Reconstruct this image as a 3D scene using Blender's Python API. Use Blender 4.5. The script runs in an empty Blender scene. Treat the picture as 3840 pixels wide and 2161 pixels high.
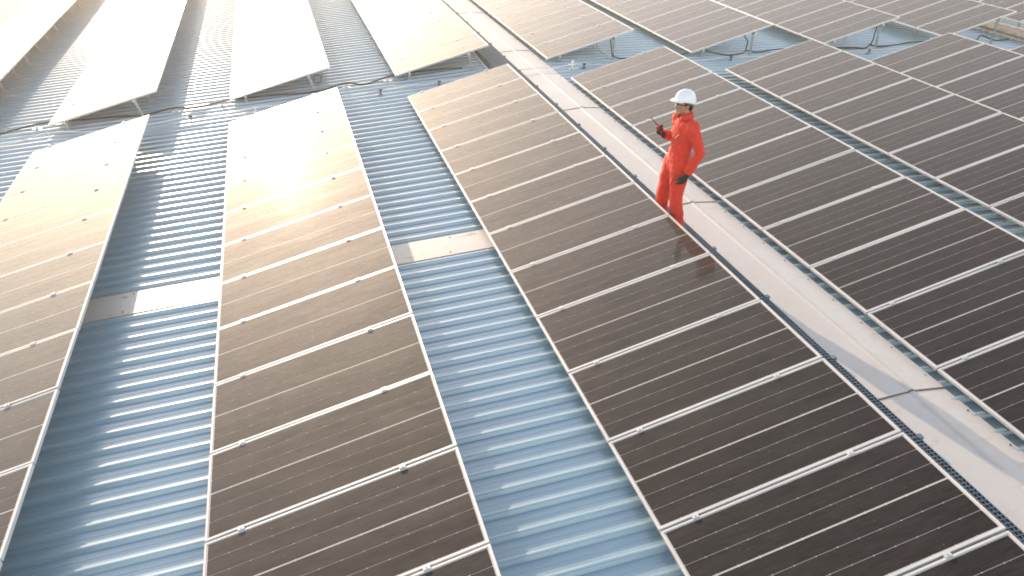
import bpy, bmesh, math, random
from mathutils import Vector, Matrix, noise as mnoise

random.seed(7)
S = bpy.context.scene
COL = S.collection
R = math.radians

# ------------------------------------------------------------------ camera
cam_d = bpy.data.cameras.new('camera')
cam = bpy.data.objects.new('camera', cam_d)
COL.objects.link(cam)
_r = Vector((0.96192, -0.27314, 0.0097955)).normalized()
_f = Vector((0.241415, 0.832307, -0.498983)).normalized()
_r = (_r - _f * _r.dot(_f)).normalized()
_u = _r.cross(_f)
_m = Matrix.Identity(4)
for i in range(3):
    _m[i][0], _m[i][1], _m[i][2] = _r[i], _u[i], -_f[i]
_m.translation = (-2.33647, -15.59473, 4.67798)
cam.matrix_world = _m
cam_d.sensor_width = 36.0
cam_d.lens = 28.37
cam_d.clip_start = 0.05
cam_d.clip_end = 2000
S.camera = cam

# ------------------------------------------------------------------ sky, sun, exposure
SUN_AZ, SUN_EL = -9.8, 12.8          # azimuth from +Y towards +X, elevation
w = bpy.data.worlds.new('World')
S.world = w
w.use_nodes = True
wn = w.node_tree
bg = wn.nodes['Background']
sky = wn.nodes.new('ShaderNodeTexSky')
sky.sky_type = 'NISHITA'
sky.sun_disc = False
sky.sun_elevation = R(SUN_EL)
sky.sun_rotation = R(SUN_AZ)
sky.altitude = 0
sky.air_density = 1.0
sky.dust_density = 0.8
sky.ozone_density = 1.0
veil = wn.nodes.new('ShaderNodeMix')          # a veil of pale haze, the same all round, thick towards the horizon and thin overhead
veil.data_type = 'RGBA'
veil.inputs[0].default_value = 0.35
wtc = wn.nodes.new('ShaderNodeTexCoord')
wsx = wn.nodes.new('ShaderNodeSeparateXYZ')
wrp = wn.nodes.new('ShaderNodeValToRGB')
wrp.color_ramp.interpolation = 'EASE'
_e = wrp.color_ramp.elements
_e[0].position, _e[0].color = 0.0, (0.72, 0.72, 0.72, 1)
_e[1].position, _e[1].color = 0.86, (0.12, 0.125, 0.135, 1)
_e = _e.new(0.42)
_e.color = (1, 1, 1, 1)
wmu = wn.nodes.new('ShaderNodeMix')
wmu.data_type = 'RGBA'
wmu.blend_type = 'MULTIPLY'
wmu.inputs[0].default_value = 1.0
wmu.clamp_result = False
wmu.inputs[7].default_value = (8.2, 7.2, 6.4, 1)
wn.links.new(wtc.outputs['Generated'], wsx.inputs[0])
wn.links.new(wsx.outputs[2], wrp.inputs[0])
wn.links.new(wrp.outputs[0], wmu.inputs[6])
wn.links.new(wmu.outputs[2], veil.inputs[7])
wn.links.new(sky.outputs[0], veil.inputs[6])
wn.links.new(veil.outputs[2], bg.inputs[0])
bg.inputs[1].default_value = 0.15

sun_d = bpy.data.lights.new('sun', 'SUN')
sun_d.energy = 2.8
sun_d.angle = R(0.53)
sun_d.color = (1.0, 0.76, 0.54)
sun = bpy.data.objects.new('sun', sun_d)
COL.objects.link(sun)
_sd = Vector((math.sin(R(SUN_AZ)) * math.cos(R(SUN_EL)), math.cos(R(SUN_AZ)) * math.cos(R(SUN_EL)), math.sin(R(SUN_EL))))
sun.rotation_euler = _sd.to_track_quat('Z', 'Y').to_euler()
sun.location = (-10, 30, 12)

S.view_settings.view_transform = 'Standard'
S.view_settings.look = 'None'
S.view_settings.gamma = 1.0
S.view_settings.exposure = 1.34
S.view_settings.use_curve_mapping = False

S.cycles.filter_width = 1.8

# ------------------------------------------------------------------ helpers
def obj(name, me, mat=None, parent=None, loc=(0, 0, 0), rot=(0, 0, 0)):
    o = bpy.data.objects.new(name, me)
    COL.objects.link(o)
    if mat is not None and me is not None and len(me.materials) == 0:
        me.materials.append(mat)
    o.location = loc
    o.rotation_euler = rot
    if parent is not None:
        o.parent = parent
    return o

def empty(name, loc=(0, 0, 0), rot=(0, 0, 0)):
    o = bpy.data.objects.new(name, None)
    COL.objects.link(o)
    o.location = loc
    o.rotation_euler = rot
    o.empty_display_size = 0.2
    return o

def tag(o, label, cat, group=None):
    o['label'] = label
    o['category'] = cat
    if group:
        o['group'] = group
    return o

class MB:
    """collects shapes into one mesh"""
    def __init__(self):
        self.v, self.f = [], []
    def poly(self, vs, fs):
        n = len(self.v)
        self.v += [tuple(p) for p in vs]
        self.f += [tuple(i + n for i in f) for f in fs]
        return self
    def box(self, a, b):
        x0, y0, z0 = a
        x1, y1, z1 = b
        return self.poly([(x0, y0, z0), (x1, y0, z0), (x1, y1, z0), (x0, y1, z0), (x0, y0, z1), (x1, y0, z1), (x1, y1, z1), (x0, y1, z1)],
                         [(0, 3, 2, 1), (4, 5, 6, 7), (0, 1, 5, 4), (1, 2, 6, 5), (2, 3, 7, 6), (3, 0, 4, 7)])
    def bar(self, p, q, w, d, up=(0, 1, 0)):
        """a rectangular bar from p to q, w wide along 'up', d deep across"""
        p, q, up = Vector(p), Vector(q), Vector(up)
        t = (q - p).normalized()
        s = t.cross(up).normalized() * d / 2
        u = up.normalized() * w / 2
        vs = [p - s - u, p + s - u, p + s + u, p - s + u, q - s - u, q + s - u, q + s + u, q - s + u]
        return self.poly(vs, [(0, 3, 2, 1), (4, 5, 6, 7), (0, 1, 5, 4), (1, 2, 6, 5), (2, 3, 7, 6), (3, 0, 4, 7)])
    def tube(self, pts, rad, n=8, caps=True, squash=1.0):
        pts = [Vector(p) for p in pts]
        if not isinstance(rad, (list, tuple)):
            rad = [rad] * len(pts)
        t0 = (pts[1] - pts[0]).normalized()
        ref = Vector((0, 0, 1)) if abs(t0.z) < 0.9 else Vector((1, 0, 0))
        s = t0.cross(ref).normalized()
        base = len(self.v)
        for i, p in enumerate(pts):
            a = pts[max(i - 1, 0)]
            b = pts[min(i + 1, len(pts) - 1)]
            t = (b - a).normalized()
            s = (s - t * s.dot(t)).normalized()
            u = t.cross(s)
            for k in range(n):
                ang = 2 * math.pi * k / n
                self.v.append(tuple(p + (s * math.cos(ang) + u * math.sin(ang) * squash) * rad[i]))
        for i in range(len(pts) - 1):
            for k in range(n):
                k2 = (k + 1) % n
                self.f.append((base + i * n + k, base + i * n + k2, base + (i + 1) * n + k2, base + (i + 1) * n + k))
        if caps:
            self.f.append(tuple(base + k for k in reversed(range(n))))
            self.f.append(tuple(base + (len(pts) - 1) * n + k for k in range(n)))
        return self
    def rings(self, rings, n=20):
        """closed loft of horizontal ellipses: (cx, cy, cz, rx, ry)"""
        base = len(self.v)
        for (cx, cy, cz, rx, ry) in rings:
            for k in range(n):
                a = 2 * math.pi * k / n
                self.v.append((cx + rx * math.cos(a), cy + ry * math.sin(a), cz))
        for i in range(len(rings) - 1):
            for k in range(n):
                k2 = (k + 1) % n
                self.f.append((base + i * n + k, base + i * n + k2, base + (i + 1) * n + k2, base + (i + 1) * n + k))
        self.f.append(tuple(base + k for k in reversed(range(n))))
        self.f.append(tuple(base + (len(rings) - 1) * n + k for k in range(n)))
        return self
    def ellipsoid(self, c, r, nu=16, nv=10, rot=None):
        base = len(self.v)
        c = Vector(c)
        def put(x, y, z):
            p = Vector((x * r[0], y * r[1], z * r[2]))
            if rot is not None:
                p = rot @ p
            self.v.append(tuple(c + p))
        put(0, 0, -1)
        for j in range(1, nv):
            th = math.pi * j / nv
            for k in range(nu):
                a = 2 * math.pi * k / nu
                put(math.sin(th) * math.cos(a), math.sin(th) * math.sin(a), -math.cos(th))
        put(0, 0, 1)
        for k in range(nu):
            k2 = (k + 1) % nu
            self.f.append((base, base + 1 + k2, base + 1 + k))
            self.f.append((base + 1 + (nv - 1) * nu, base + 1 + (nv - 2) * nu + k, base + 1 + (nv - 2) * nu + k2))
            for j in range(nv - 2):
                self.f.append((base + 1 + j * nu + k, base + 1 + j * nu + k2, base + 1 + (j + 1) * nu + k2, base + 1 + (j + 1) * nu + k))
        return self
    def mesh(self, name, smooth=False, bevel=0):
        me = bpy.data.meshes.new(name)
        me.from_pydata(self.v, [], self.f)
        if bevel:
            bm = bmesh.new()
            bm.from_mesh(me)
            bmesh.ops.bevel(bm, geom=bm.edges[:], offset=bevel, segments=1, affect='EDGES', clamp_overlap=True)
            bm.to_mesh(me)
            bm.free()
        if smooth:
            me.polygons.foreach_set('use_smooth', [True] * len(me.polygons))
        me.update()
        return me

def spline(pts, sub=6):
    """Catmull-Rom through the points"""
    P = [Vector(p) for p in pts]
    out = []
    for i in range(len(P) - 1):
        a, b, c, d = P[max(i - 1, 0)], P[i], P[i + 1], P[min(i + 2, len(P) - 1)]
        for k in range(sub):
            t = k / sub
            out.append(0.5 * ((2 * b) + (c - a) * t + (2 * a - 5 * b + 4 * c - d) * t * t + (3 * b - a - 3 * c + d) * t ** 3))
    out.append(P[-1])
    return out

# ------------------------------------------------------------------ materials
class NT:
    def __init__(self, name):
        self.m = bpy.data.materials.new(name)
        self.m.use_nodes = True
        self.t = self.m.node_tree
        self.b = self.t.nodes['Principled BSDF']
    def n(self, kind, **kw):
        x = self.t.nodes.new(kind)
        for k, v in kw.items():
            setattr(x, k, v)
        return x
    def l(self, a, b):
        self.t.links.new(a, b)
    def coord(self, scale=(1, 1, 1), kind='Object', rand=False):
        tc = self.n('ShaderNodeTexCoord')
        mp = self.n('ShaderNodeMapping')
        mp.inputs['Scale'].default_value = scale
        self.l(tc.outputs[kind], mp.inputs[0])
        if rand:
            oi = self.n('ShaderNodeObjectInfo')
            mu = self.n('ShaderNodeMath', operation='MULTIPLY')
            mu.inputs[1].default_value = 37.0
            self.l(oi.outputs['Random'], mu.inputs[0])
            cb = self.n('ShaderNodeCombineXYZ')
            for i in range(3):
                self.l(mu.outputs[0], cb.inputs[i])
            self.l(cb.outputs[0], mp.inputs['Location'])
        return mp.outputs[0]
    def noise(self, vec, scale, detail=3, rough=0.55, dist=0.0):
        x = self.n('ShaderNodeTexNoise')
        x.inputs['Scale'].default_value = scale
        x.inputs['Detail'].default_value = detail
        x.inputs['Roughness'].default_value = rough
        x.inputs['Distortion'].default_value = dist
        self.l(vec, x.inputs['Vector'])
        return x.outputs[0]
    def ramp(self, fac, stops):
        x = self.n('ShaderNodeValToRGB')
        e = x.color_ramp.elements
        while len(e) < len(stops):
            e.new(0.5)
        for i, (p, c) in enumerate(stops):
            e[i].position = p
            e[i].color = (c, c, c, 1) if isinstance(c, (int, float)) else (*c, 1)
        self.l(fac, x.inputs[0])
        return x.outputs[0]
    def mix(self, fac, a, b, mode='MIX'):
        x = self.n('ShaderNodeMix', data_type='RGBA', blend_type=mode)
        for s, val in ((0, fac), (6, a), (7, b)):
            if hasattr(val, 'is_output'):
                self.l(val, x.inputs[s])
            elif isinstance(val, (int, float)):
                x.inputs[s].default_value = val
            else:
                x.inputs[s].default_value = (*val, 1)
        return x.outputs[2]
    def rng(self, v, a, b, c, d):
        x = self.n('ShaderNodeMapRange')
        for i, val in enumerate((a, b, c, d)):
            x.inputs[i + 1].default_value = val
        self.l(v, x.inputs[0])
        return x.outputs[0]
    def bump(self, h, strength, dist):
        x = self.n('ShaderNodeBump')
        x.inputs['Strength'].default_value = strength
        x.inputs['Distance'].default_value = dist
        self.l(h, x.inputs['Height'])
        self.l(x.outputs[0], self.b.inputs['Normal'])
    def set(self, **kw):
        for k, v in kw.items():
            s = self.b.inputs[k.replace('_', ' ')]
            if hasattr(v, 'is_output'):
                self.l(v, s)
            elif isinstance(v, (tuple, list)):
                s.default_value = (*v, 1)
            else:
                s.default_value = v
        return self.m

def plain(name, base, rough=0.5, metal=0.0, var=0.12, scale=6.0, bump=0.0, rand=True):
    """one colour with mottling in tone and gloss"""
    t = NT(name)
    v = t.coord(rand=rand)
    n1 = t.noise(v, scale, 4)
    c = t.mix(t.rng(n1, 0.3, 0.7, 0, 1), tuple(x * (1 - var) for x in base), tuple(min(1, x * (1 + var)) for x in base))
    t.set(Base_Color=c, Metallic=metal, Roughness=t.rng(n1, 0.3, 0.7, rough * 0.85, min(1, rough * 1.15)))
    if bump:
        t.bump(t.noise(v, scale * 8, 3), 0.3, bump)
    return t.m

def make_roof_paint():
    t = NT('roof_paint')
    v = t.coord()
    streak = t.noise(t.coord((0.5, 5, 1), rand=True), 3.0, 4)
    spot = t.noise(v, 9.0, 5, 0.65)
    oi = t.n('ShaderNodeObjectInfo')
    base = t.mix(t.rng(streak, 0.35, 0.7, 0, 1), (0.27, 0.40, 0.475), (0.34, 0.475, 0.54))
    base = t.mix(t.rng(oi.outputs['Random'], 0, 1, 0, 0.12), base, (0.20, 0.32, 0.42))
    base = t.mix(t.ramp(spot, [(0.62, 0.0), (0.74, 0.35)]), base, (0.30, 0.27, 0.22))
    t.set(Base_Color=base, Metallic=0.12, Roughness=t.rng(streak, 0.3, 0.7, 0.38, 0.5), Coat_Weight=1.0, Coat_Roughness=0.22, Coat_IOR=1.7)
    t.bump(t.noise(t.coord((0.4, 3, 1), rand=True), 5.0, 2), 0.25, 0.004)
    return t.m

def make_flashing(name, base, dirt, rust):
    t = NT(name)
    v = t.coord(rand=True)
    n1 = t.noise(v, 1.6, 5, 0.6)
    n2 = t.noise(v, 11.0, 5, 0.65)
    c = t.mix(t.rng(n1, 0.3, 0.72, 0, 0.8), base, tuple(x * f for x, f in zip(base, (0.93, 0.86, 0.80))))
    c = t.mix(t.ramp(n2, [(0.56, 0.0), (0.75, dirt)]), c, (0.40, 0.34, 0.28))
    n3 = t.noise(t.coord((1.0, 3.2, 1), rand=True), 2.3, 6, 0.7, 0.6)
    c = t.mix(t.ramp(n3, [(0.60, 0.0), (0.68, rust)]), c, (0.34, 0.19, 0.10))
    t.set(Base_Color=c, Metallic=0.15, Roughness=t.rng(n2, 0.3, 0.7, 0.38, 0.56))
    t.bump(n1, 0.25, 0.008)
    return t.m

def make_cell():
    t = NT('solar_cell_glass')
    v = t.coord(rand=True)
    grain = t.noise(t.coord((0.7, 8, 1), rand=True), 9.0, 3, 0.6, 0.6)
    cloud = t.noise(t.coord((0.55, 2.2, 1), 'Object', rand=True), 2.2, 4, 0.6, 0.8)
    c = t.mix(t.rng(grain, 0.3, 0.7, 0, 1), (0.002, 0.0015, 0.0012), (0.014, 0.010, 0.0085))
    dust = t.noise(v, 3.0, 5, 0.65)
    c = t.mix(t.rng(dust, 0.3, 0.75, 0.001, 0.009), c, (0.50, 0.44, 0.39))
    fm = t.n('ShaderNodeMath', operation='MULTIPLY')
    t.l(t.rng(cloud, 0.3, 0.72, 0.62, 0.95), fm.inputs[0])
    t.l(t.rng(grain, 0.3, 0.7, 0.78, 1.2), fm.inputs[1])
    film = fm.outputs[0]
    spot = t.noise(v, 60.0, 2)
    c = t.mix(t.ramp(spot, [(0.745, 0.0), (0.77, 0.35)]), c, (0.55, 0.50, 0.44))
    t.set(Base_Color=c, Roughness=t.rng(cloud, 0.3, 0.72, 0.065, 0.085), Specular_IOR_Level=0.28,
          Specular_Tint=(1.0, 0.87, 0.78), Coat_Weight=film, Coat_Roughness=0.70, Coat_IOR=1.38, Coat_Tint=(1.0, 0.95, 0.90))
    t.bump(grain, 0.05, 0.001)
    return t.m

def make_back():
    t = NT('white_backsheet')
    n1 = t.noise(t.coord(rand=True), 8.0, 3)
    t.set(Base_Color=t.mix(n1, (0.46, 0.43, 0.40), (0.54, 0.51, 0.48)), Roughness=0.08, Coat_Weight=0.5, Coat_Roughness=0.7)
    return t.m

def make_cloth():
    t = NT('orange_coverall_cloth')
    v = t.coord()
    n1 = t.noise(v, 14.0, 4)
    fold = t.noise(t.coord((1, 1, 0.45)), 9.0, 4, 0.6, 1.2)
    c = t.mix(t.rng(n1, 0.3, 0.7, 0, 1), (0.60, 0.024, 0.008), (0.74, 0.036, 0.012))
    t.set(Base_Color=c, Roughness=0.8, Sheen_Weight=0.15)
    t.bump(fold, 0.7, 0.035)
    return t.m

M = dict(
    roof=make_roof_paint(),
    cap=make_flashing('ridge_cap_sheet', (0.56, 0.55, 0.53), 0.25, 0.25),
    strip=make_flashing('flashing_sheet', (0.58, 0.565, 0.54), 0.35, 0.8),
    cell=make_cell(),
    back=make_back(),
    frame=plain('anodised_frame', (0.66, 0.645, 0.62), 0.36, 0.25, 0.05, 3.0),
    alu=plain('aluminium', (0.62, 0.62, 0.61), 0.42, 0.3, 0.10, 12.0),
    galv=plain('galvanised_steel', (0.45, 0.48, 0.50), 0.45, 0.7, 0.18, 18.0),
    grate=plain('grating_steel', (0.16, 0.21, 0.25), 0.5, 0.5, 0.25, 14.0),
    black=plain('black_cable', (0.012, 0.011, 0.012), 0.5, 0, 0.3, 20.0),
    pvc=plain('white_pvc', (0.78, 0.75, 0.70), 0.4, 0, 0.08, 8.0),
    sealant=plain('brown_sealant', (0.20, 0.135, 0.095), 0.8, 0, 0.35, 14.0, 0.003),
    screw=plain('dark_screw', (0.10, 0.09, 0.08), 0.5, 0.6, 0.3, 30.0),
    kerb=plain('kerb_metal', (0.44, 0.42, 0.38), 0.5, 0.2, 0.25, 5.0),
    cloth=make_cloth(),
    skin=plain('skin', (0.42, 0.215, 0.13), 0.5, 0, 0.10, 30.0),
    hair=plain('dark_hair', (0.015, 0.011, 0.010), 0.6, 0, 0.3, 60.0),
    helmet=plain('white_plastic', (0.80, 0.82, 0.86), 0.22, 0, 0.02, 4.0),
    band=plain('grey_headband', (0.16, 0.19, 0.24), 0.6, 0, 0.1, 20.0),
    glove=plain('black_glove', (0.014, 0.014, 0.016), 0.75, 0, 0.25, 40.0, 0.002),
    boot=plain('black_boot', (0.020, 0.018, 0.017), 0.5, 0, 0.2, 30.0),
    radio=plain('red_radio_plastic', (0.46, 0.010, 0.030), 0.35, 0, 0.08, 20.0),
    zipper=plain('brass_zip', (0.38, 0.20, 0.05), 0.45, 0.6, 0.2, 40.0),
)
def make_lens():
    t = NT('clear_lens')
    return t.set(Base_Color=(0.9, 0.92, 0.95), Roughness=0.05, Transmission_Weight=0.9, IOR=1.3)
M['lens'] = make_lens()

# ------------------------------------------------------------------ roof
PITCH = 0.245
RIB_H = 0.037
SL, SR = 0.070, -0.022                 # slopes of the two roof planes
RIDGE_X = 2.96
def rib_z(x):                          # top of the ribs
    return -0.1175 + SL * x if x <= RIDGE_X else 0.0895 + SR * (x - RIDGE_X)

# one period of the sheet: rib first (y from the far side to the near one), then the pan with a fine groove
PROF = [(0.000, 0.0), (0.007, RIB_H - 0.003), (0.012, RIB_H), (0.026, RIB_H + 0.001), (0.040, RIB_H), (0.046, RIB_H - 0.004), (0.062, 0.0),
        (0.142, 0.0), (0.145, -0.004), (0.151, -0.004), (0.154, 0.0), (0.226, 0.0), (0.229, -0.005), (0.235, -0.005), (0.238, 0.0), (PITCH, 0.0)]
def sheet_mesh(x0, x1, slope, ribs=3):
    mb = MB()
    pts = []
    for r in range(ribs):
        for (y, z) in (PROF if r == ribs - 1 else PROF[:-1]):
            pts.append((-(y + r * PITCH), z - RIB_H))
    nx = 2
    xs = [x0 + (x1 - x0) * i / nx for i in range(nx + 1)]
    vs, fs = [], []
    for x in xs:
        for (y, z) in pts:
            vs.append((x, y, z + slope * x))
    n = len(pts)
    for i in range(nx):
        for k in range(n - 1):
            a, b, c, d = i * n + k, i * n + k + 1, (i + 1) * n + k + 1, (i + 1) * n + k
            fs.append((a, b, c, d))
    mb.poly(vs, fs)
    return mb.mesh('roof_sheet')

Y_FAR, Y_NEAR = 44.0, -21.0
RIB0 = 0.065 + 0.02                    # y of the far foot of one rib
n_sheets = int((Y_FAR - Y_NEAR) / (3 * PITCH))
y_start = RIB0 + 3 * PITCH * int((Y_FAR - RIB0) / (3 * PITCH))
for side, (xa, xb, sl, zc) in enumerate(((-34.0, RIDGE_X - 0.02, SL, -0.1175), (RIDGE_X + 0.02, 42.0, SR, 0.0895 - SR * RIDGE_X))):
    root = empty('roof_slope')
    root['kind'] = 'structure'
    me = sheet_mesh(xa, xb, sl)
    for k in range(n_sheets):
        obj('roof_sheet', me, M['roof'], root, (0, y_start - 3 * PITCH * k, zc + random.uniform(-0.0008, 0.0008)))

# ridge cap: folded sheets lapped at 4.48 m, brown sealant under every lap, a row of screws by each edge
cap = tag(empty('ridge_cap', (RIDGE_X, 0, 0.115)), 'long pale folded metal ridge cap running beside the walkway grating', 'ridge cap')
CAP_L = 4.48
CAP_PROF = [(-0.86, -0.074), (-0.855, -0.070), (-0.040, -0.006), (-0.016, 0.006), (0.0, 0.010), (0.016, 0.006), (0.040, -0.006), (0.375, -0.034), (0.379, -0.052)]
def cap_mesh():
    vs, fs = [], []
    n = len(CAP_PROF)
    for (y, dz) in ((CAP_L, -0.004), (CAP_L * 0.5, 0.0005), (0, 0.004)):
        for (x, z) in CAP_PROF:
            vs.append((x, y, z + dz))
    for i in range(2):
        for k in range(n - 1):
            fs.append((i * n + k, i * n + k + 1, (i + 1) * n + k + 1, (i + 1) * n + k))
    # underside lip at the lap
    m = len(vs)
    for (x, z) in CAP_PROF:
        vs.append((x, 0, z - 0.006))
    for k in range(n - 1):
        fs.append((2 * n + k, 2 * n + k + 1, m + k + 1, m + k))
    return MB().poly(vs, fs).mesh('cap_sheet')
def seal_mesh():
    mb = MB()
    P = CAP_PROF[1:8]
    for (a, b) in zip(P[:-1], P[1:]):
        mb.poly([(a[0], -0.018, a[1] - 0.0025), (b[0], -0.018, b[1] - 0.0025), (b[0], 0.004, b[1] + 0.0035), (a[0], 0.004, a[1] + 0.0035)], [(0, 1, 2, 3)])
    return MB().poly(mb.v, mb.f).mesh('sealant_bead')
def screws_mesh():
    mb = MB()
    for x, z in ((0.33, -0.030), (-0.80, -0.066)):
        for k in range(9):
            y = 0.2 + k * 2 * PITCH
            mb.tube([(x, y, z - 0.004), (x, y, z + 0.007)], 0.008, 6)
    return mb.mesh('screws')
cm, sm_, scm = cap_mesh(), seal_mesh(), screws_mesh()
for k in range(-2, 9):
    y = -10.79 + CAP_L * k
    c = obj('cap_sheet', cm, M['cap'], cap, (0, y, 0))
    obj('sealant_bead', sm_, M['sealant'], c)
    obj('screws', scm, M['screw'], c)

# cross flashing: a flat cover strip laid over the ribs from the walkway down the slope
fl = tag(empty('cross_flashing', (0, -6.24, 0)), 'flat pale stained metal strip across the corrugated roof, passing under the rows', 'flashing')
for k in range(12):
    xb = 2.05 - 3.0 * k
    xa = xb - 3.02
    mb = MB()
    z = lambda x: -0.1175 + SL * x + 0.006 - 0.0015 * (k % 2)
    P = [(-0.275, -0.034), (-0.272, 0.0), (0.27, 0.0), (0.273, -0.02)]
    vs = [(x, y, z(x) + dz) for x in (xa, xb) for (y, dz) in P]
    mb.poly(vs, [(i, i + 1, i + 5, i + 4) for i in range(3)])
    s = obj('flashing_sheet', mb.mesh('flashing_sheet'), M['strip'], fl)
    mb = MB()
    for j in range(3):
        for y in (-0.2, 0.21):
            x = xa + 0.45 + j * 1.0 + (0.08 if y > 0 else 0)
            mb.tube([(x, y, z(x) - 0.004), (x, y, z(x) + 0.007)], 0.010, 6)
    obj('screws', mb.mesh('screws'), M['screw'], s)

# ------------------------------------------------------------------ walkway grating
WX0, WX1, WZ = 2.085, 2.54, 0.140
GL = 1.225
def grating_mesh():
    mb = MB()
    n = 12
    for i in range(n + 1):
        x = WX0 + (WX1 - WX0) * i / n
        wd = 0.0025 if 0 < i < n else 0.004
        mb.box((x - wd, -GL / 2 + 0.003, -0.028), (x + wd, GL / 2 - 0.003, 0.0))
    m = 30
    for j in range(m + 1):
        y = (-GL / 2 + 0.006) + (GL - 0.012) * j / m
        mb.box((WX0, y - 0.0032, -0.018), (WX1 + 0.004, y + 0.0032, 0.002))
    return mb.mesh('grating_panel')
def foot_mesh():
    mb = MB()
    mb.box((WX0 + 0.01, -0.02, -0.060), (WX1 + 0.02, 0.02, -0.030))
    mb.box((WX1 - 0.02, -0.025, -0.0295), (WX1 + 0.035, 0.025, 0.010))
    mb.box((WX0 - 0.02, -0.025, -0.0295), (WX0 + 0.03, 0.025, 0.010))
    mb.box((WX0 + 0.02, -0.02, -0.105), (WX0 + 0.06, 0.02, -0.0605))
    return mb.mesh('support_bracket')
wk = tag(empty('walkway_grating', (0, 0, WZ)), 'dark steel grating walkway strip between the ridge cap and a panel row', 'walkway')
gm, fm = grating_mesh(), foot_mesh()
for k in range(-14, 20):
    y = 0.25 + GL * k
    obj('grating_panel', gm, M['grate'], wk, (0, y, 0))
    obj('support_bracket', fm, M['grate'], wk, (0, y + GL / 2, 0))

# ------------------------------------------------------------------ solar panel rows
TILT = R(14.5)
CT, ST = math.cos(TILT), math.sin(TILT)
LEN, PW, PT = 2.11, 1.04, 1.06
FW, FH = 0.019, 0.035

def backsheet_mesh():
    return MB().box((FW - 0.002, FW - 0.002, -0.008), (LEN - FW + 0.002, PW - FW + 0.002, -0.0042)).mesh('laminate')
def frame_mesh():
    mb = MB()
    o = [(0, 0), (LEN, 0), (LEN, PW), (0, PW)]
    i = [(FW, FW), (LEN - FW, FW), (LEN - FW, PW - FW), (FW, PW - FW)]
    b = 0.0025
    o2 = [(b, b), (LEN - b, b), (LEN - b, PW - b), (b, PW - b)]
    vs = [(*p, -FH) for p in o] + [(*p, -b) for p in o] + [(*p, 0) for p in o2] + [(*p, 0) for p in i] + [(*p, -FH) for p in i]
    fs = []
    for k in range(4):
        k2 = (k + 1) % 4
        for a in range(4):
            fs.append((a * 4 + k, a * 4 + k2, (a + 1) * 4 + k2, (a + 1) * 4 + k))
        fs.append((16 + k, 16 + k2, k2, k))
    return mb.poly(vs, fs).mesh('frame')
CELL_N = 24
def strip_mesh():
    """one lengthwise strip of half cells with clipped corners, seen through the glass"""
    L0, L1 = FW + 0.012, LEN - FW - 0.012
    wd = SW
    c = 0.0052
    pitch = (L1 - L0) / CELL_N
    low, high = [], []
    for k in range(CELL_N):
        a, b = L0 + k * pitch, L0 + (k + 1) * pitch
        if k % 2 == 0:
            low += [(a, c), (a + c, 0)]
            high += [(a, wd - c), (a + c, wd)]
            if k == CELL_N - 1:
                low += [(b, 0)]
                high += [(b, wd)]
        else:
            low += [(b - c, 0), (b, c)]
            high += [(b - c, wd), (b, wd - c)]
    # quads between the two edges keep the shading clean
    vs = [(x, y, 0) for x, y in low] + [(x, y, 0) for x, y in high]
    n = len(low)
    fs = [(i, i + 1, n + i + 1, n + i) for i in range(n - 1)]
    return MB().poly(vs, fs).mesh('cell_strip')
INN = PW - 2 * FW
GAP, MID, EDGE = 0.0042, 0.015, 0.011
SW = (INN - 2 * EDGE - 4 * GAP - MID) / 6
STRIP_Y = []
_y = FW + EDGE
for i in range(6):
    STRIP_Y.append(_y)
    _y += SW + (MID if i == 2 else GAP)

def clamp_mesh():
    mb = MB()
    mb.box((-0.026, -0.021, -0.004), (0.026, 0.021, 0.0075))
    mb.box((-0.026, -0.007, -0.034), (0.026, 0.007, -0.0045))
    mb.tube([(0, 0, 0.0075), (0, 0, 0.013)], 0.008, 6)
    return mb.mesh('mid_clamp', bevel=0)
def end_clamp_mesh():
    mb = MB()
    mb.box((-0.026, -0.012, -0.002), (0.026, 0.022, 0.006))
    mb.box((-0.026, 0.004, -0.040), (0.026, 0.022, -0.0025))
    mb.tube([(0, 0.012, 0.006), (0, 0.012, 0.011)], 0.007, 6)
    return mb.mesh('end_clamp')

LAM, FRM, STR, CLM, ECL = backsheet_mesh(), frame_mesh(), strip_mesh(), clamp_mesh(), end_clamp_mesh()
for me, m in ((LAM, 'back'), (FRM, 'frame'), (STR, 'cell'), (CLM, 'alu'), (ECL, 'alu')):
    me.materials.append(M[m])
RAIL_S = (0.30, 1.64)

def local(s, h=0.0):
    """row coordinates: s along the panel slope, h above the glass"""
    return (s * CT - h * ST, s * ST + h * CT)

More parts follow.
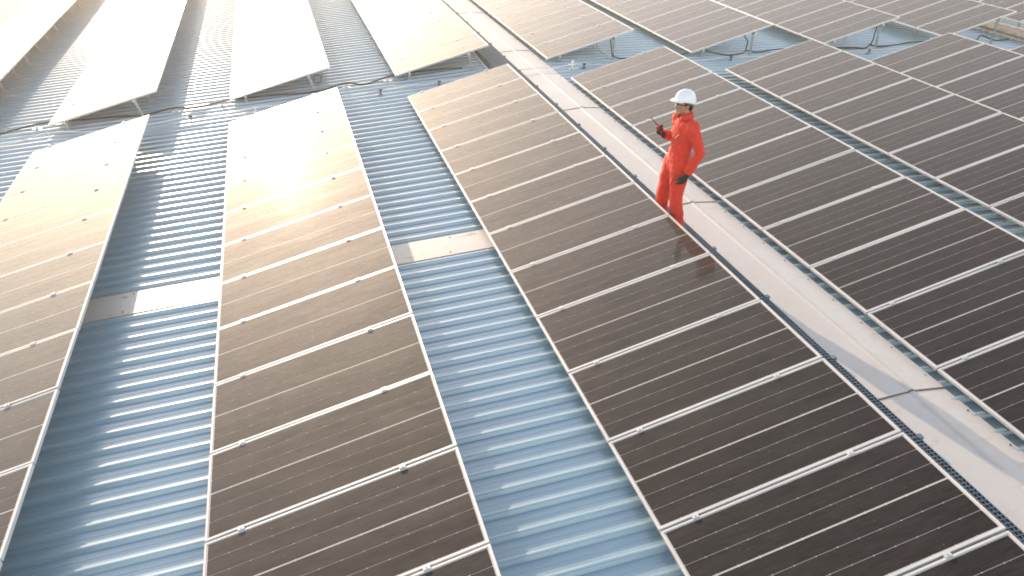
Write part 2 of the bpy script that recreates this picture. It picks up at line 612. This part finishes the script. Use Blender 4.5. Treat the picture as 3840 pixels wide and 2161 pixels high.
def panel_row(x0, y_far, z0, n, label, lean):
    root = tag(empty('solar_panel_row', (x0, y_far, z0)), label, 'solar panels', 'rows of tilted solar panels on the roof')
    for k in range(n):
        jig = (random.gauss(0, 0.0011), random.gauss(0, 0.0014))
        p = obj('solar_panel', LAM, None, root, (0, -(k + 1) * PT + 0.01, 0), (jig[0], -TILT + jig[1], 0))
        obj('frame', FRM, None, p)
        for y in STRIP_Y:
            obj('cell_strip', STR, None, p, (0, y, -0.0034))
    # rails and clamps
    length = n * PT
    for s in RAIL_S:
        x, z = local(s, -FH - 0.024)
        mb = MB().box((-0.02, -length - 0.02, -0.022), (0.02, 0.06, 0.022))
        obj('rail', mb.mesh('rail'), M['alu'], root, (x, 0, z), (0, -TILT, 0))
        cx, cz = local(s, 0.003)
        for k in range(1, n):
            obj('mid_clamp', CLM, None, root, (cx, -k * PT, cz), (0, -TILT, 0))
        obj('end_clamp', ECL, None, root, (cx, -0.008, cz), (0, -TILT, 0))
        obj('end_clamp', ECL, None, root, (cx, -length + 0.008, cz), (0, -TILT, math.pi))
    # legs, one pair every fifth rib
    for idx, s in enumerate(RAIL_S):
        tx, tz = local(s, -FH - 0.048)
        bx = tx + (lean if idx else 0.0)
        bz = rib_z(x0 + bx) - z0
        mb = MB()
        mb.box((bx - 0.045, -0.035, bz + 0.0015), (bx + 0.05, 0.035, bz + 0.0075))          # foot plate
        mb.bar((bx, -0.012, bz + 0.0078), (bx, -0.012, min(bz + 0.075, tz + 0.03)), 0.006, 0.045)    # upright of the foot
        if idx:
            mb.bar((bx, 0.004, bz + 0.03), (tx, 0.004, tz - 0.004), 0.022, 0.042)
            mb.bar((bx + 0.018, 0.0, bz + 0.03), (tx + 0.018, 0.0, tz - 0.004), 0.036, 0.004)
        else:
            mb.bar((bx, 0.004, bz + 0.02), (tx, 0.004, tz - 0.002), 0.022, 0.040)
        mb.box((tx - 0.03, -0.03, tz - 0.012), (tx + 0.03, 0.03, tz - 0.001))                # head bracket
        mb.tube([(tx, -0.045, tz - 0.02), (tx, 0.04, tz - 0.02)], 0.010, 6)
        me = mb.mesh('leg')
        me.materials.append(M['galv'])
        y = -0.10
        if y_far > 3:                       # rows across the aisle: the first pair stands at their near end
            y = -(length - 0.10) % (5 * PITCH) - 5 * PITCH
            y = -(length - 0.10) + 5 * PITCH * int((length - 0.2) / (5 * PITCH))
        while y > -length:
            obj('leg', me, None, root, (0, y, 0))
            y -= 5 * PITCH
    return root

near_left = [(0.0, 0.0, 0.0), (-3.387, -0.022, -0.243), (-6.775, -0.086, -0.486), (-10.16, -0.1, -0.73)]
near_right = [(3.384, -0.012, 0.162), (6.842, -0.16, 0.154), (10.299, -0.304, 0.146), (13.80, -0.42, 0.138)]
ORD = ['first', 'second', 'third', 'fourth', 'fifth']
for i, (x, y, z) in enumerate(near_left):
    panel_row(x, y, z, 14, f'{ORD[i]} row of tilted solar panels down from the walkway, on the worker\'s side of aisle', 0.10)
for i, (x, y, z) in enumerate(near_right):
    panel_row(x, y, z, (14, 13, 10, 7)[i], f'{ORD[i]} row of tilted solar panels over the ridge cap, on the worker\'s side of aisle', 0.0)
far_left = [(-0.01, 1.48, 0.03), (-3.40, 1.45, -0.225), (-6.76, 1.20, -0.42), (-10.13, 1.15, -0.66)]
far_right = [(3.375, 1.53, 0.175), (6.855, 1.43, 0.135), (10.36, 1.43, 0.145), (13.87, 1.40, 0.13), (17.25, 1.40, 0.12)]
NF = 17
for i, (x, y, z) in enumerate(far_left):
    panel_row(x, y + NF * PT, z, NF, f'{ORD[i]} row of tilted solar panels down from the walkway, across the aisle from the worker', 0.10)
for i, (x, y, z) in enumerate(far_right):
    panel_row(x, y + NF * PT, z, NF, f'{ORD[i]} row of tilted solar panels over the ridge cap, across the aisle from the worker', 0.0)
# ------------------------------------------------------------------ cables, pipes and fittings in the aisle
def lift(pts, h=0.0):
    return [(x, y, rib_z(x) + h + dz) for (x, y, dz) in pts]
def cable(name, pts, rad, label, mat='black', cat='cable', sub=6, n=8):
    me = MB().tube(spline(pts, sub), rad, n).mesh(name, smooth=True)
    return tag(obj(name, me, M[mat]), label, cat)

cable('power_cable', lift([(-12.0, 1.50, .0), (-9.5, 1.58, .02), (-8.4, 1.52, .0), (-7.72, 1.55, .015), (-7.08, 1.66, .07), (-6.6, 1.64, .075), (-6.2, 1.62, .05), (-5.6, 1.60, .02), (-5.05, 1.55, .0),
      (-4.46, 1.52, .065), (-4.1, 1.45, .03), (-3.57, 1.52, .065), (-3.09, 1.52, .07), (-2.4, 1.53, .03), (-1.66, 1.53, .005), (-1.04, 1.60, .07), (-.68, 1.50, .02), (-.16, 1.66, .07), (.25, 1.70, .075), (.7, 1.76, .06), (1.5, 1.75, .02)], 0.018),
      0.017, 'thick black cable draped along the aisle on the walkway slope', sub=7)
def bracket(x, y, where):
    z = rib_z(x)
    root = tag(empty('cable_bracket', (x, y, z)), 'small pale bracket under the thick black cable, ' + where, 'bracket', 'brackets under the thick black cable')
    mb = MB().box((-0.085, -0.045, 0.0015), (0.085, 0.045, 0.006))
    obj('base_plate', mb.mesh('base_plate'), M['alu'], root)
    mb = MB().bar((0, -0.02, 0.0062), (0, -0.02, 0.062), 0.004, 0.05).tube([(-0.04, -0.022, 0.0062), (-0.04, -0.022, 0.016)], 0.008, 6)
    obj('upright', mb.mesh('upright'), M['alu'], root)
for x, y, where in ((-7.08, 1.66, 'by the low corner of third row'), (-4.46, 1.52, 'just past the high corner of third row'), (-3.57, 1.52, 'by the low corner of second row'),
                    (-1.04, 1.60, 'just past the high corner of second row'), (-0.16, 1.66, 'by the low corner of first row')):
    bracket(x, y, where)

# white water pipe on little stands
PIPE_L = [(-11.5, .66, .03), (-9.0, .70, .06), (-7.5, .70, .03), (-6.68, .80, .12), (-6.0, .74, .06), (-5.0, .70, .04), (-4.13, .72, .085), (-3.5, .72, .04), (-2.91, .71, .085), (-2.0, .73, .05), (-1.23, .74, .03),
          (-.43, .76, .07), (.25, .84, .06), (.5, .80, .045), (.80, .82, .06), (1.5, .82, .05), (2.02, .82, .08)]
cable('water_pipe', lift(PIPE_L, 0.02), 0.010, 'thin white water pipe on low stands along the aisle, walkway slope', 'pvc', 'pipe', 5)
PIPE_R = [(2.55, .83, .075), (2.96, .83, .055), (3.3, .85, .04), (3.76, .92, .075), (4.05, .97, .06), (4.5, .96, .03), (5.6, .97, .03), (6.9, 1.0, .03), (7.69, 1.07, .07), (8.2, 1.04, .05), (9.5, 1.1, .03), (11.4, 1.2, .05), (12.4, 1.25, .05), (14, 1.3, .04)]
cable('water_pipe', lift(PIPE_R, 0.02), 0.010, 'thin white water pipe crossing the ridge cap and the far slope', 'pvc', 'pipe', 5)
def stand(x, y, h, dark, label, group):
    z = rib_z(x)
    root = tag(empty('pipe_stand', (x, y, z)), label, 'pipe stand', group)
    mb = MB().box((-0.04, -0.03, 0.0015), (0.04, 0.03, 0.008))
    mb.tube([(0, 0, 0.0082), (0, 0, h + 0.018)], 0.013, 8)
    obj('post', mb.mesh('post'), M['pvc' if not dark else 'black'], root)
    mb = MB().tube([(-0.035, 0, h + 0.02), (0.035, 0, h + 0.02)], 0.019, 8)
    obj('pipe_clip', mb.mesh('pipe_clip'), M['pvc' if not dark else 'screw'], root)
for x, y, h, where in ((-6.68, .80, .12, 'at the third row down from walkway'), (-2.91, .71, .085, 'at the second row down from walkway')):
    stand(x, y, h, False, 'white plastic stand under the thin water pipe, ' + where, 'stands of the water pipe')
for x, y, h, where in ((-4.13, .72, .085, 'between third and second rows from walkway'), (-.43, .76, .07, 'between second and first rows from walkway'), (.80, .82, .06, 'in front of first row from walkway'),
                       (4.05, .97, .06, 'beside the white tee fitting'), (7.69, 1.07, .07, 'at second row over the ridge cap'), (11.55, 1.21, .05, 'at third row over the ridge cap')):
    stand(x, y, h, True, 'dark stand under the thin white water pipe, ' + where, 'stands of the water pipe')
# tee fitting on the right slope
vx, vy = 3.76, .92
vz = rib_z(vx) + 0.095
root = tag(empty('pipe_fitting', (vx, vy, vz)), 'white tee fitting with side outlets on the water pipe near the ridge cap', 'pipe fitting')
obj('tee_body', MB().tube([(-.07, 0, 0), (.07, 0, 0)], .022, 8).tube([(0, 0, -.092), (0, 0, .05)], .020, 8).mesh('tee_body', True), M['pvc'], root)
obj('valve_cap', MB().tube([(0, 0, .05), (0, 0, .075)], .030, 8).mesh('valve_cap'), M['pvc'], root)
obj('base_flange', MB().tube([(-.10, -.05, -.075), (.12, -.05, -.075)], .017, 8).tube([(0, -.12, -.08), (0, .02, -.08)], .015, 8).mesh('base_flange'), M['pvc'], root)
cable('branch_pipe', [(1.93, 3.6, 0.30), (1.92, 2.9, .22), (1.92, 2.2, .16), (1.93, 1.5, .12), (1.95, .86, .10)], 0.013, 'pale pipe leaving the water pipe and climbing under the row across the aisle', 'pvc', 'pipe', 5)

# black cables on the right slope
cable('loose_cable', lift([(4.90, 1.62, .50), (4.91, 1.60, .30), (4.96, 1.60, .10), (5.06, 1.60, .02), (5.25, 1.55, .0), (5.8, 1.60, .0), (6.6, 1.58, .02), (7.0, 1.62, .10), (7.2, 1.60, .12), (7.45, 1.58, .06), (7.80, 1.46, .01), (8.2, 1.52, .01), (8.42, 1.66, .05), (8.50, 1.70, .03), (8.75, 1.66, .0), (9.3, 1.75, .02), (9.8, 1.8, .02), (10.6, 1.70, .04)], 0.016),
      0.014, 'black cable sagging between the legs of the rows just over the ridge cap')
cable('leg_cable', lift([(8.36, 1.66, .52), (8.30, 1.62, .40), (8.36, 1.62, .33), (8.42, 1.64, .25), (8.41, 1.66, .10), (8.44, 1.68, .03)], 0.016), 0.014, 'black cable running down the tall leg of the second row over the ridge', sub=5)
cable('tied_cable', lift([(11.0, 1.75, .0), (11.4, 1.70, .0), (11.75, 1.62, .0), (11.95, 1.74, .05), (12.02, 1.80, .03), (12.25, 1.72, .0), (12.8, 1.78, .01), (13.4, 1.86, .04), (14.2, 1.9, .02), (15.2, 1.8, .02), (15.55, 1.95, .12), (15.9, 1.8, .02), (16.4, 1.85, .02)], 0.018),
      0.018, 'thick black cable lying on the roof beside the third row over the ridge')
cable('leg_cable', lift([(11.98, 1.66, .55), (11.94, 1.62, .40), (11.92, 1.62, .2), (11.97, 1.72, .03)], 0.016), 0.014, 'black cable running down the tall leg of the third row over the ridge', sub=5)
# wire loops hanging behind the tall legs
def loops(x, y, z, r, label):
    pts = []
    for i in range(40):
        a = i * 0.5
        pts.append((x + r * (1 + .12 * math.sin(i * .9)) * math.cos(a), y + 0.02 * math.sin(i * 1.7), z + r * (1 + .1 * math.cos(i * .7)) * math.sin(a)))
    cable('wire_loop', [(x + .14, y, z + .30), (x + .12, y, z + .16)] + pts, 0.0035, label, sub=2, n=5, cat='wire')
loops(-1.62, 1.62, 0.02, 0.085, 'coil of thin dark wire hanging beside a tall leg of glaring row')
cable('hanging_wire', lift([(4.55, 1.60, .42), (4.58, 1.62, .28), (4.72, 1.62, .12), (4.88, 1.62, .04)], .02), 0.005, 'thin black wire hanging in a curve beside the tall leg over the ridge', cat='wire')

# kerb of the next roof bay at the far right
kx, kz = 16.75, rib_z(16.75)
kb = tag(empty('roof_kerb', (kx, 12, kz)), 'low cream metal roof kerb with two rails under the outermost row', 'kerb')
obj('kerb_wall', MB().box((0, -14, -0.06), (0.30, 14, 0.16)).mesh('kerb_wall'), M['kerb'], kb)
obj('rail', MB().box((-0.04, -14, 0.10), (-0.003, 14, 0.185)).mesh('rail'), M['kerb'], kb)
obj('rail', MB().box((0.10, -14, 0.163), (0.20, 14, 0.26)).mesh('rail'), M['kerb'], kb)

# ------------------------------------------------------------------ the worker
def fused(name, mb, mat, parent, voxel=0.011, smooth=6, disp=None):
    """closed shapes melted into one continuous surface"""
    me = mb.mesh(name)
    o = bpy.data.objects.new(name, me)
    COL.objects.link(o)
    md = o.modifiers.new('r', 'REMESH')
    md.mode = 'VOXEL'
    md.voxel_size = voxel
    sm = o.modifiers.new('s', 'SMOOTH')
    sm.factor = 0.5
    sm.iterations = smooth
    if disp:
        tx = bpy.data.textures.new(name, 'CLOUDS')
        tx.noise_scale = disp[1]
        tx.noise_depth = 2
        d = o.modifiers.new('d', 'DISPLACE')
        d.texture = tx
        d.strength = disp[0]
        d.mid_level = 0.5
        d.texture_coords = 'LOCAL'
    dg = bpy.context.evaluated_depsgraph_get()
    me2 = bpy.data.meshes.new_from_object(o.evaluated_get(dg))
    o.modifiers.clear()
    o.data = me2
    bpy.data.meshes.remove(me)
    me2.name = name
    me2.polygons.foreach_set('use_smooth', [True] * len(me2.polygons))
    me2.materials.clear()
    me2.materials.append(mat)
    o.parent = parent
    return o

PX, PY, PZ = 2.235, -7.13, WZ + 0.003
man = tag(empty('person', (PX, PY, PZ), (0, 0, R(180 - 2))), 'worker in orange-red coverall and white hard hat standing on walkway, holding a radio', 'person')
man.scale = (1.03, 1.03, 1.03)
# local axes: x forwards, y to his left, z up
HIP = {1: Vector((0.015, 0.090, 0.90)), -1: Vector((0.02, -0.090, 0.90))}
KNEE = {1: Vector((0.030, 0.112, 0.50)), -1: Vector((0.095, -0.125, 0.50))}
ANK = {1: Vector((-0.02, 0.125, 0.09)), -1: Vector((0.095, -0.150, 0.09))}
SHO = {1: Vector((-0.045, 0.185, 1.395)), -1: Vector((-0.035, -0.185, 1.395))}
ELB = {1: Vector((-0.125, 0.270, 1.105)), -1: Vector((-0.07, -0.275, 1.125))}
WRI = {1: Vector((-0.005, 0.262, 0.865)), -1: Vector((0.150, -0.175, 1.215))}
NECK = Vector((-0.035, 0, 1.465))
HEAD = Vector((0.012, 0, 1.615))

def lerp(a, b, t):
    return a + (b - a) * t
def figure(extra, ends):
    mb = MB()
    e = extra
    mb.rings([(0.02, 0, 0.80, .085 + e, .125 + e), (0.012, 0, 0.88, .112 + e, .165 + e), (0.008, 0, 0.96, .110 + e, .160 + e), (-0.003, 0, 1.06, .098 + e, .142 + e),
              (-0.018, 0, 1.16, .106 + e, .152 + e), (-0.030, 0, 1.28, .116 + e, .170 + e), (-0.040, 0, 1.37, .104 + e, .175 + e), (-0.042, 0, 1.425, .080 + e, .130 + e), (-0.038, 0, 1.455, .062 + e, .080 + e)], 24)
    for s in (1, -1):
        h, k, a = HIP[s], KNEE[s], ANK[s]
        b = a + Vector((0, 0, ends))
        mb.tube([h + Vector((0, 0, .03)), lerp(h, k, .35), lerp(h, k, .75), k, lerp(k, b, .3), lerp(k, b, .65), b],
                [.098 + e, .094 + e, .076 + e, .068 + e, .066 + e, .060 + e * 1.6, .052 + e * 2.2], 14)
        mb.ellipsoid(h + Vector((-.02, 0, .0)), (.10 + e, .088 + e, .12 + e))
        p, q, r = SHO[s], ELB[s], WRI[s]
        mb.ellipsoid(p, (.066 + e, .060 + e, .066 + e))
        mb.tube([lerp(p, q, -.05), lerp(p, q, .4), lerp(p, q, .8), q, lerp(q, r, .3), lerp(q, r, .7), r],
                [.058 + e, .055 + e, .048 + e, .046 + e, .045 + e, .038 + e * 1.2, .031 + e * 1.5], 12)
    return mb

# skin: one continuous body with head, neck and ears
mb = figure(0.0, -0.06)
mb.tube([NECK + Vector((-.005, 0, -.05)), NECK + Vector((.0, 0, .03)), HEAD + Vector((-.012, 0, -.06))], [.066, .056, .056], 14)
mb.ellipsoid(HEAD + Vector((-.012, 0, .040)), (.098, .077, .094))
mb.ellipsoid(HEAD + Vector((.024, 0, -.030)), (.064, .063, .080))
mb.ellipsoid(HEAD + Vector((.058, 0, -.088)), (.031, .036, .026))            # chin
mb.ellipsoid(HEAD + Vector((.010, 0, -.072)), (.055, .058, .036))            # jaw
mb.ellipsoid(HEAD + Vector((.078, 0, .022)), (.018, .046, .014))             # brow
mb.tube([HEAD + Vector((.080, 0, .014)), HEAD + Vector((.094, 0, -.008)), HEAD + Vector((.107, 0, -.026)), HEAD + Vector((.088, 0, -.034))], [.009, .012, .0155, .013], 8)
mb.ellipsoid(HEAD + Vector((.083, 0, -.053)), (.015, .023, .0075))           # lips
mb.ellipsoid(HEAD + Vector((.081, 0, -.066)), (.014, .021, .0075))
for s in (1, -1):
    mb.ellipsoid(HEAD + Vector((.056, .038 * s, -.020)), (.028, .024, .022))  # cheek
    mb.ellipsoid(HEAD + Vector((-.012, .076 * s, -.010)), (.021, .010, .032), rot=Matrix.Rotation(R(-12), 3, 'Y') @ Matrix.Rotation(R(20 * s), 3, 'Z'))
body = fused('body', mb, M['skin'], man, 0.0062, 3)
for s in (1, -1):
    obj('eye', MB().ellipsoid((0, 0, 0), (.011, .013, .011), 10, 8).mesh('eye', True), M['helmet'], body, HEAD + Vector((.076, .030 * s, .004)))
    obj('eyebrow', MB().tube(spline([HEAD + Vector((.093, .014 * s, .020)), HEAD + Vector((.091, .030 * s, .025)), HEAD + Vector((.080, .046 * s, .020))], 3), .0045, 6).mesh('eyebrow', True), M['hair'], body)

# coverall: torso, sleeves, trousers, waist and collar in one cloth surface
mb = figure(0.015, 0.0)
for s in (1, -1):
    a, k = ANK[s], KNEE[s]
    mb.tube([a + Vector((0, 0, -.035)), a + Vector((0, 0, .05)), lerp(a, k, .30)], [.092, .086, .082], 14)
    for i, t in enumerate((.06, .18, .34)):                                      # folds above the hem
        c = lerp(a, k, t)
        mb.ellipsoid(c + Vector((.012 * (-1) ** i, 0, 0)), (.090, .086, .018))
    for i, t in enumerate((.72, .86, 1.0)):                                      # folds at the elbow
        c = lerp(SHO[s], ELB[s], t)
        mb.ellipsoid(c, (.069, .067, .018), rot=Matrix.Rotation(R(18 * (-1) ** i), 3, 'Y'))
    mb.tube([lerp(ELB[s], WRI[s], .80), lerp(ELB[s], WRI[s], 1.02)], [.056, .050], 12)      # cuff
for (z, rx, ry, cx) in ((1.045, .126, .172, -.002), (1.075, .124, .170, -.006), (1.12, .128, .174, -.012)):
    mb.rings([(cx, 0, z - .012, rx - .012, ry - .012), (cx, 0, z, rx + .002, ry + .002), (cx, 0, z + .012, rx - .012, ry - .012)], 24)
cov = fused('coverall', mb, M['cloth'], man, 0.009, 3, (0.026, 0.07))
# collar standing open round the neck
vs, fs = [], []
nk = 22
for j, (dz, rr, th) in enumerate(((-.012, 1.16, 0), (.045, 1.10, 0), (.062, 1.12, 0), (.034, 1.28, 0), (.004, 1.42, 0), (.008, 1.25, 0))):
    for i in range(nk + 1):
        a = R(24) + (2 * math.pi - R(48)) * i / nk
        back = 0.5 - 0.5 * math.cos(a)
        vs.append((NECK.x + .004 + math.cos(a) * .066 * rr + .012, math.sin(a) * .074 * rr, NECK.z + dz + (.016 * back - .022 * (1 - back))))
for j in range(5):
    for i in range(nk):
        b = j * (nk + 1) + i
        fs.append((b, b + 1, b + nk + 2, b + nk + 1))
col = obj('collar', MB().poly(vs, fs).mesh('collar', True), M['cloth'], cov)
sol = col.modifiers.new('t', 'SOLIDIFY')
sol.thickness = 0.006
# chest pocket zips, front zip and thigh pocket zip lie on the cloth
def on_cloth(pts, r, name, mat):
    P = []
    for p, d in pts:
        ok, hit_, nrm, _ = cov.ray_cast(Vector(p), Vector(d).normalized())
        P.append(hit_ + nrm * r * 0.4 if ok else Vector(p))
    o = obj(name, MB().tube(P, r, 6).mesh(name, True), M[mat], cov)
    return o
on_cloth([((.4, .045 + .075 * t, 1.215 + .075 * t), (-1, -.05, 0)) for t in [i / 6 for i in range(7)]], .0065, 'pocket_zip', 'zipper')
on_cloth([((.4, -.045 - .075 * t, 1.215 + .075 * t), (-1, .05, 0)) for t in [i / 6 for i in range(7)]], .0065, 'pocket_zip', 'zipper')
on_cloth([((.4, .0, .99 + .40 * t), (-1, 0, 0)) for t in [i / 10 for i in range(11)]], .004, 'front_zip', 'cloth')
on_cloth([((.03 + .4 * math.cos(a), .115 + .4 * math.sin(a), .33), (-math.cos(a), -math.sin(a), 0)) for a in [R(20 + 90 * i / 6) for i in range(7)]], .006, 'knee_zip', 'zipper')

# boots
for s in (1, -1):
    a = ANK[s]
    mb = MB()
    mb.tube([a + Vector((0, 0, .07)), a + Vector((0, 0, -.02)), a + Vector((.0, 0, -.055))], [.052, .052, .050], 12)
    mb.ellipsoid(a + Vector((.045, 0, -.052)), (.085, .046, .036))
    mb.ellipsoid(a + Vector((.115, 0, -.058)), (.060, .048, .030))
    mb.box((a.x - .060, a.y - .044, 0.0), (a.x + .165, a.y + .044, .022))
    fused('boot', mb, M['boot'], man, 0.010, 3)

# gloves with five fingers
def glove(wr, fwd, palm, side, curl, name='glove'):
    """fwd: wrist to knuckles; palm: the way the palm faces; side: towards the thumb"""
    fwd, palm, side = Vector(fwd).normalized(), Vector(palm).normalized(), Vector(side).normalized()
    mb = MB()
    kn = wr + fwd * .092
    mb.tube([wr - fwd * .045, wr - fwd * .01, wr + fwd * .02], [.040, .036, .034], 12)
    for o in (-.030, -.010, .010, .030):
        mb.tube([wr + fwd * .005 + side * o * .6, wr + fwd * .05 + side * o, kn + side * o], [.017, .019, .016], 8)
    for i, (o, ln) in enumerate(((.032, .078), (.011, .088), (-.011, .082), (-.031, .064))):
        p = kn + side * o
        d = fwd.copy()
        pts, rad = [p - d * .012, p], [.0135, .0135]
        for j, seg in enumerate((.45, .32, .25)):
            ang = curl * (0.8, 1.15, 0.8)[j]
            ax = fwd.cross(palm).normalized()
            d = (Matrix.Rotation(R(ang), 3, ax) @ d).normalized()
            p = p + d * ln * seg
            pts.append(p.copy())
            rad.append((.0125, .0115, .0095)[j])
        mb.tube(pts, rad, 8)
        mb.ellipsoid(pts[-1], (.0095, .0095, .0095), 8, 6)
    t0 = wr + fwd * .030 + side * .026
    t1 = t0 + (side * .62 + fwd * .65 + palm * .35).normalized() * .040
    t2 = t1 + (fwd * .75 + palm * .75 + side * .05).normalized() * .034
    t3 = t2 + (fwd * .65 + palm * .8 - side * .25).normalized() * .024
    mb.tube([t0 - side * .01, t0, t1, t2, t3], [.017, .018, .0145, .0125, .0095], 8)
    mb.ellipsoid(t3, (.0095, .0095, .0095), 8, 6)
    return fused(name, mb, M['glove'], man, 0.0045, 2)
dl = (WRI[1] - ELB[1]).normalized()
glove(WRI[1] + dl * .025, dl + Vector((.12, 0, 0)), (0.15, -1, 0.05), (1, .15, .3), 32)
RF = Vector((.72, .10, .58)).normalized()            # right hand points forwards and up
RP = Vector((-.45, .80, .42))
RP = (RP - RF * RP.dot(RF)).normalized()
RS = RF.cross(RP).normalized()
if RS.x > 0 and RS.z < 0:
    RS = -RS
RS = -RF.cross(RP).normalized() if (-RF.cross(RP)).z > RF.cross(RP).z else RF.cross(RP).normalized()
rw = WRI[-1] + (WRI[-1] - ELB[-1]).normalized() * .02
glove(rw, RF, RP, RS, 62)

# hair, glasses
mb = MB()
mb.ellipsoid(HEAD + Vector((-.036, 0, .020)), (.086, .079, .080))
mb.ellipsoid(HEAD + Vector((-.062, 0, -.030)), (.046, .062, .058))
for s in (1, -1):
    mb.ellipsoid(HEAD + Vector((.006, .071 * s, .022)), (.018, .010, .030))
fused('hair', mb, M['hair'], man, 0.007, 3)
gl = obj('safety_glasses', MB().tube(spline([HEAD + Vector(p) for p in ((-.02, .086, .012), (.03, .080, .014), (.070, .068, .012), (.092, .044, .010), (.103, .012, .008), (.103, -.012, .008), (.092, -.044, .010), (.070, -.068, .012), (.03, -.080, .014), (-.02, -.086, .012))], 3), .0030, 6, squash=1.3).mesh('safety_glasses', True), M['hair'], man)
vs, fs = [], []
nn = 14
for j, z in enumerate((.010, -.026)):
    for i in range(nn + 1):
        a = R(-62 + 124 * i / nn)
        vs.append(tuple(HEAD + Vector((.022 + .083 * math.cos(a) - (.006 if j else 0), .075 * math.sin(a), z + (.006 * abs(math.sin(a)) if j else 0)))))
fs = [(i, i + 1, nn + 2 + i, nn + 1 + i) for i in range(nn)]
lens = obj('lens', MB().poly(vs, fs).mesh('lens', True), M['lens'], gl)
sl_ = lens.modifiers.new('t', 'SOLIDIFY')
sl_.thickness = 0.002

# hard hat: shell with a raised crown ridge, rim and peak, headband inside
HH = HEAD + Vector((-.010, 0, .046))
hat_rot = (0, R(-7), 0)
vs, fs = [], []
nu, nv = 40, 14
for j in range(nv + 1):
    th = (math.pi / 2) * j / nv
    for i in range(nu):
        a = 2 * math.pi * i / nu
        rx, ry, rz = .132, .110, .124
        k = math.cos(th) ** 0.72
        x, y, z = rx * k * math.cos(a), ry * k * math.sin(a), rz * math.sin(th)
        ridge = max(0, 1 - abs(y) / .026) * math.sin(th) ** .5
        z += .0075 * min(1, ridge * 2.2)
        if j == 0:
            x *= 1.035
            y *= 1.035
        z -= .028 * max(0, -math.cos(a)) * (1 - j / nv) + .010 * (1 - abs(math.sin(a))) * (1 - j / nv)
        vs.append((x, y, z))
for j in range(nv):
    for i in range(nu):
        i2 = (i + 1) % nu
        fs.append((j * nu + i, j * nu + i2, (j + 1) * nu + i2, (j + 1) * nu + i))
hat = obj('hard_hat', MB().poly(vs, fs).mesh('hard_hat', True), M['helmet'], man, HH, hat_rot)
m_ = hat.modifiers.new('t', 'SOLIDIFY')
m_.thickness = .005
vs, fs = [], []
for j in range(5):
    for i in range(17):
        a = R(-58 + 116 * i / 16)
        ext = .046 * math.cos(a * 1.35) ** .8 if math.cos(a * 1.35) > 0 else 0
        t = j / 4
        vs.append(((.130 + ext * t) * math.cos(a), (.109 + ext * t * .5) * math.sin(a), -.004 - .010 * (1 - abs(math.sin(a))) + .010 * math.sin(t * 2.2) - .014 * t * t))
for j in range(4):
    for i in range(16):
        b = j * 17 + i
        fs.append((b, b + 1, b + 18, b + 17))
pk = obj('peak', MB().poly(vs, fs).mesh('peak', True), M['helmet'], hat)
m_ = pk.modifiers.new('t', 'SOLIDIFY')
m_.thickness = .005
vs, fs = [], []
for j, (dz, k) in enumerate(((0, 1.0), (-.034, .93))):
    for i in range(19):
        a = R(95 + 170 * i / 18)
        low = 1 if j == 0 else (.35 + .65 * max(0, -math.cos(a)))
        vs.append((.118 * k * math.cos(a), .096 * k * math.sin(a), -.006 + dz * low - .018 * max(0, -math.cos(a))))
for i in range(18):
    fs.append((i, i + 1, 20 + i, 19 + i))
hb = obj('headband', MB().poly(vs, fs).mesh('headband', True), M['band'], hat)
m_ = hb.modifiers.new('t', 'SOLIDIFY')
m_.thickness = .004

# two-way radio held in the right hand: a thing of its own
Mloc = man.matrix_basis.copy()
grip = rw + RF * .085 + RP * .030
up = (Vector((.60, .06, .62)) - Vector((0, 0, 0))).normalized()
fwd_r = RP
sd = up.cross(fwd_r).normalized()
fwd_r = sd.cross(up).normalized()
rm = Matrix.Identity(4)
for i in range(3):
    rm[i][0], rm[i][1], rm[i][2] = sd[i], fwd_r[i], up[i]
rm.translation = grip
rad = tag(empty('two_way_radio'), 'small red two-way radio with black antenna held in worker\'s gloved hand', 'radio')
rad.matrix_world = Matrix.LocRotScale(Vector((PX, PY, PZ)), man.rotation_euler, man.scale) @ rm
obj('body', MB().box((-.028, -.017, -.045), (.028, .017, .062)).mesh('body', bevel=.006), M['radio'], rad)
obj('speaker_grille', MB().box((-.020, .0175, -.03), (.020, .0195, .03)).mesh('speaker_grille'), M['black'], rad)
obj('antenna', MB().tube([(.014, 0, .060), (.014, 0, .085), (.014, 0, .115), (.014, 0, .215)], [.0075, .007, .0055, .0045], 8).mesh('antenna', True), M['black'], rad)
obj('knob', MB().tube([(-.014, 0, .0625), (-.014, 0, .080)], .007, 8).mesh('knob'), M['black'], rad)

# ------------------------------------------------------------------ haze volume added to stand in for warm lens glare towards the sun
hz = obj('glare_haze', MB().box((-36, -24, -4.5), (44, 46, 5.4)).mesh('glare_haze'))
hz['kind'] = 'stuff'
hm = bpy.data.materials.new('glare_volume')
hm.use_nodes = True
hm.node_tree.nodes.clear()
hv = hm.node_tree.nodes.new('ShaderNodeVolumePrincipled')
ho = hm.node_tree.nodes.new('ShaderNodeOutputMaterial')
hv.inputs['Color'].default_value = (1.0, 0.95, 0.90, 1)
hv.inputs['Density'].default_value = 0.0024
hv.inputs['Anisotropy'].default_value = 0.7
hm.node_tree.links.new(hv.outputs[0], ho.inputs['Volume'])
hz.data.materials.append(hm)
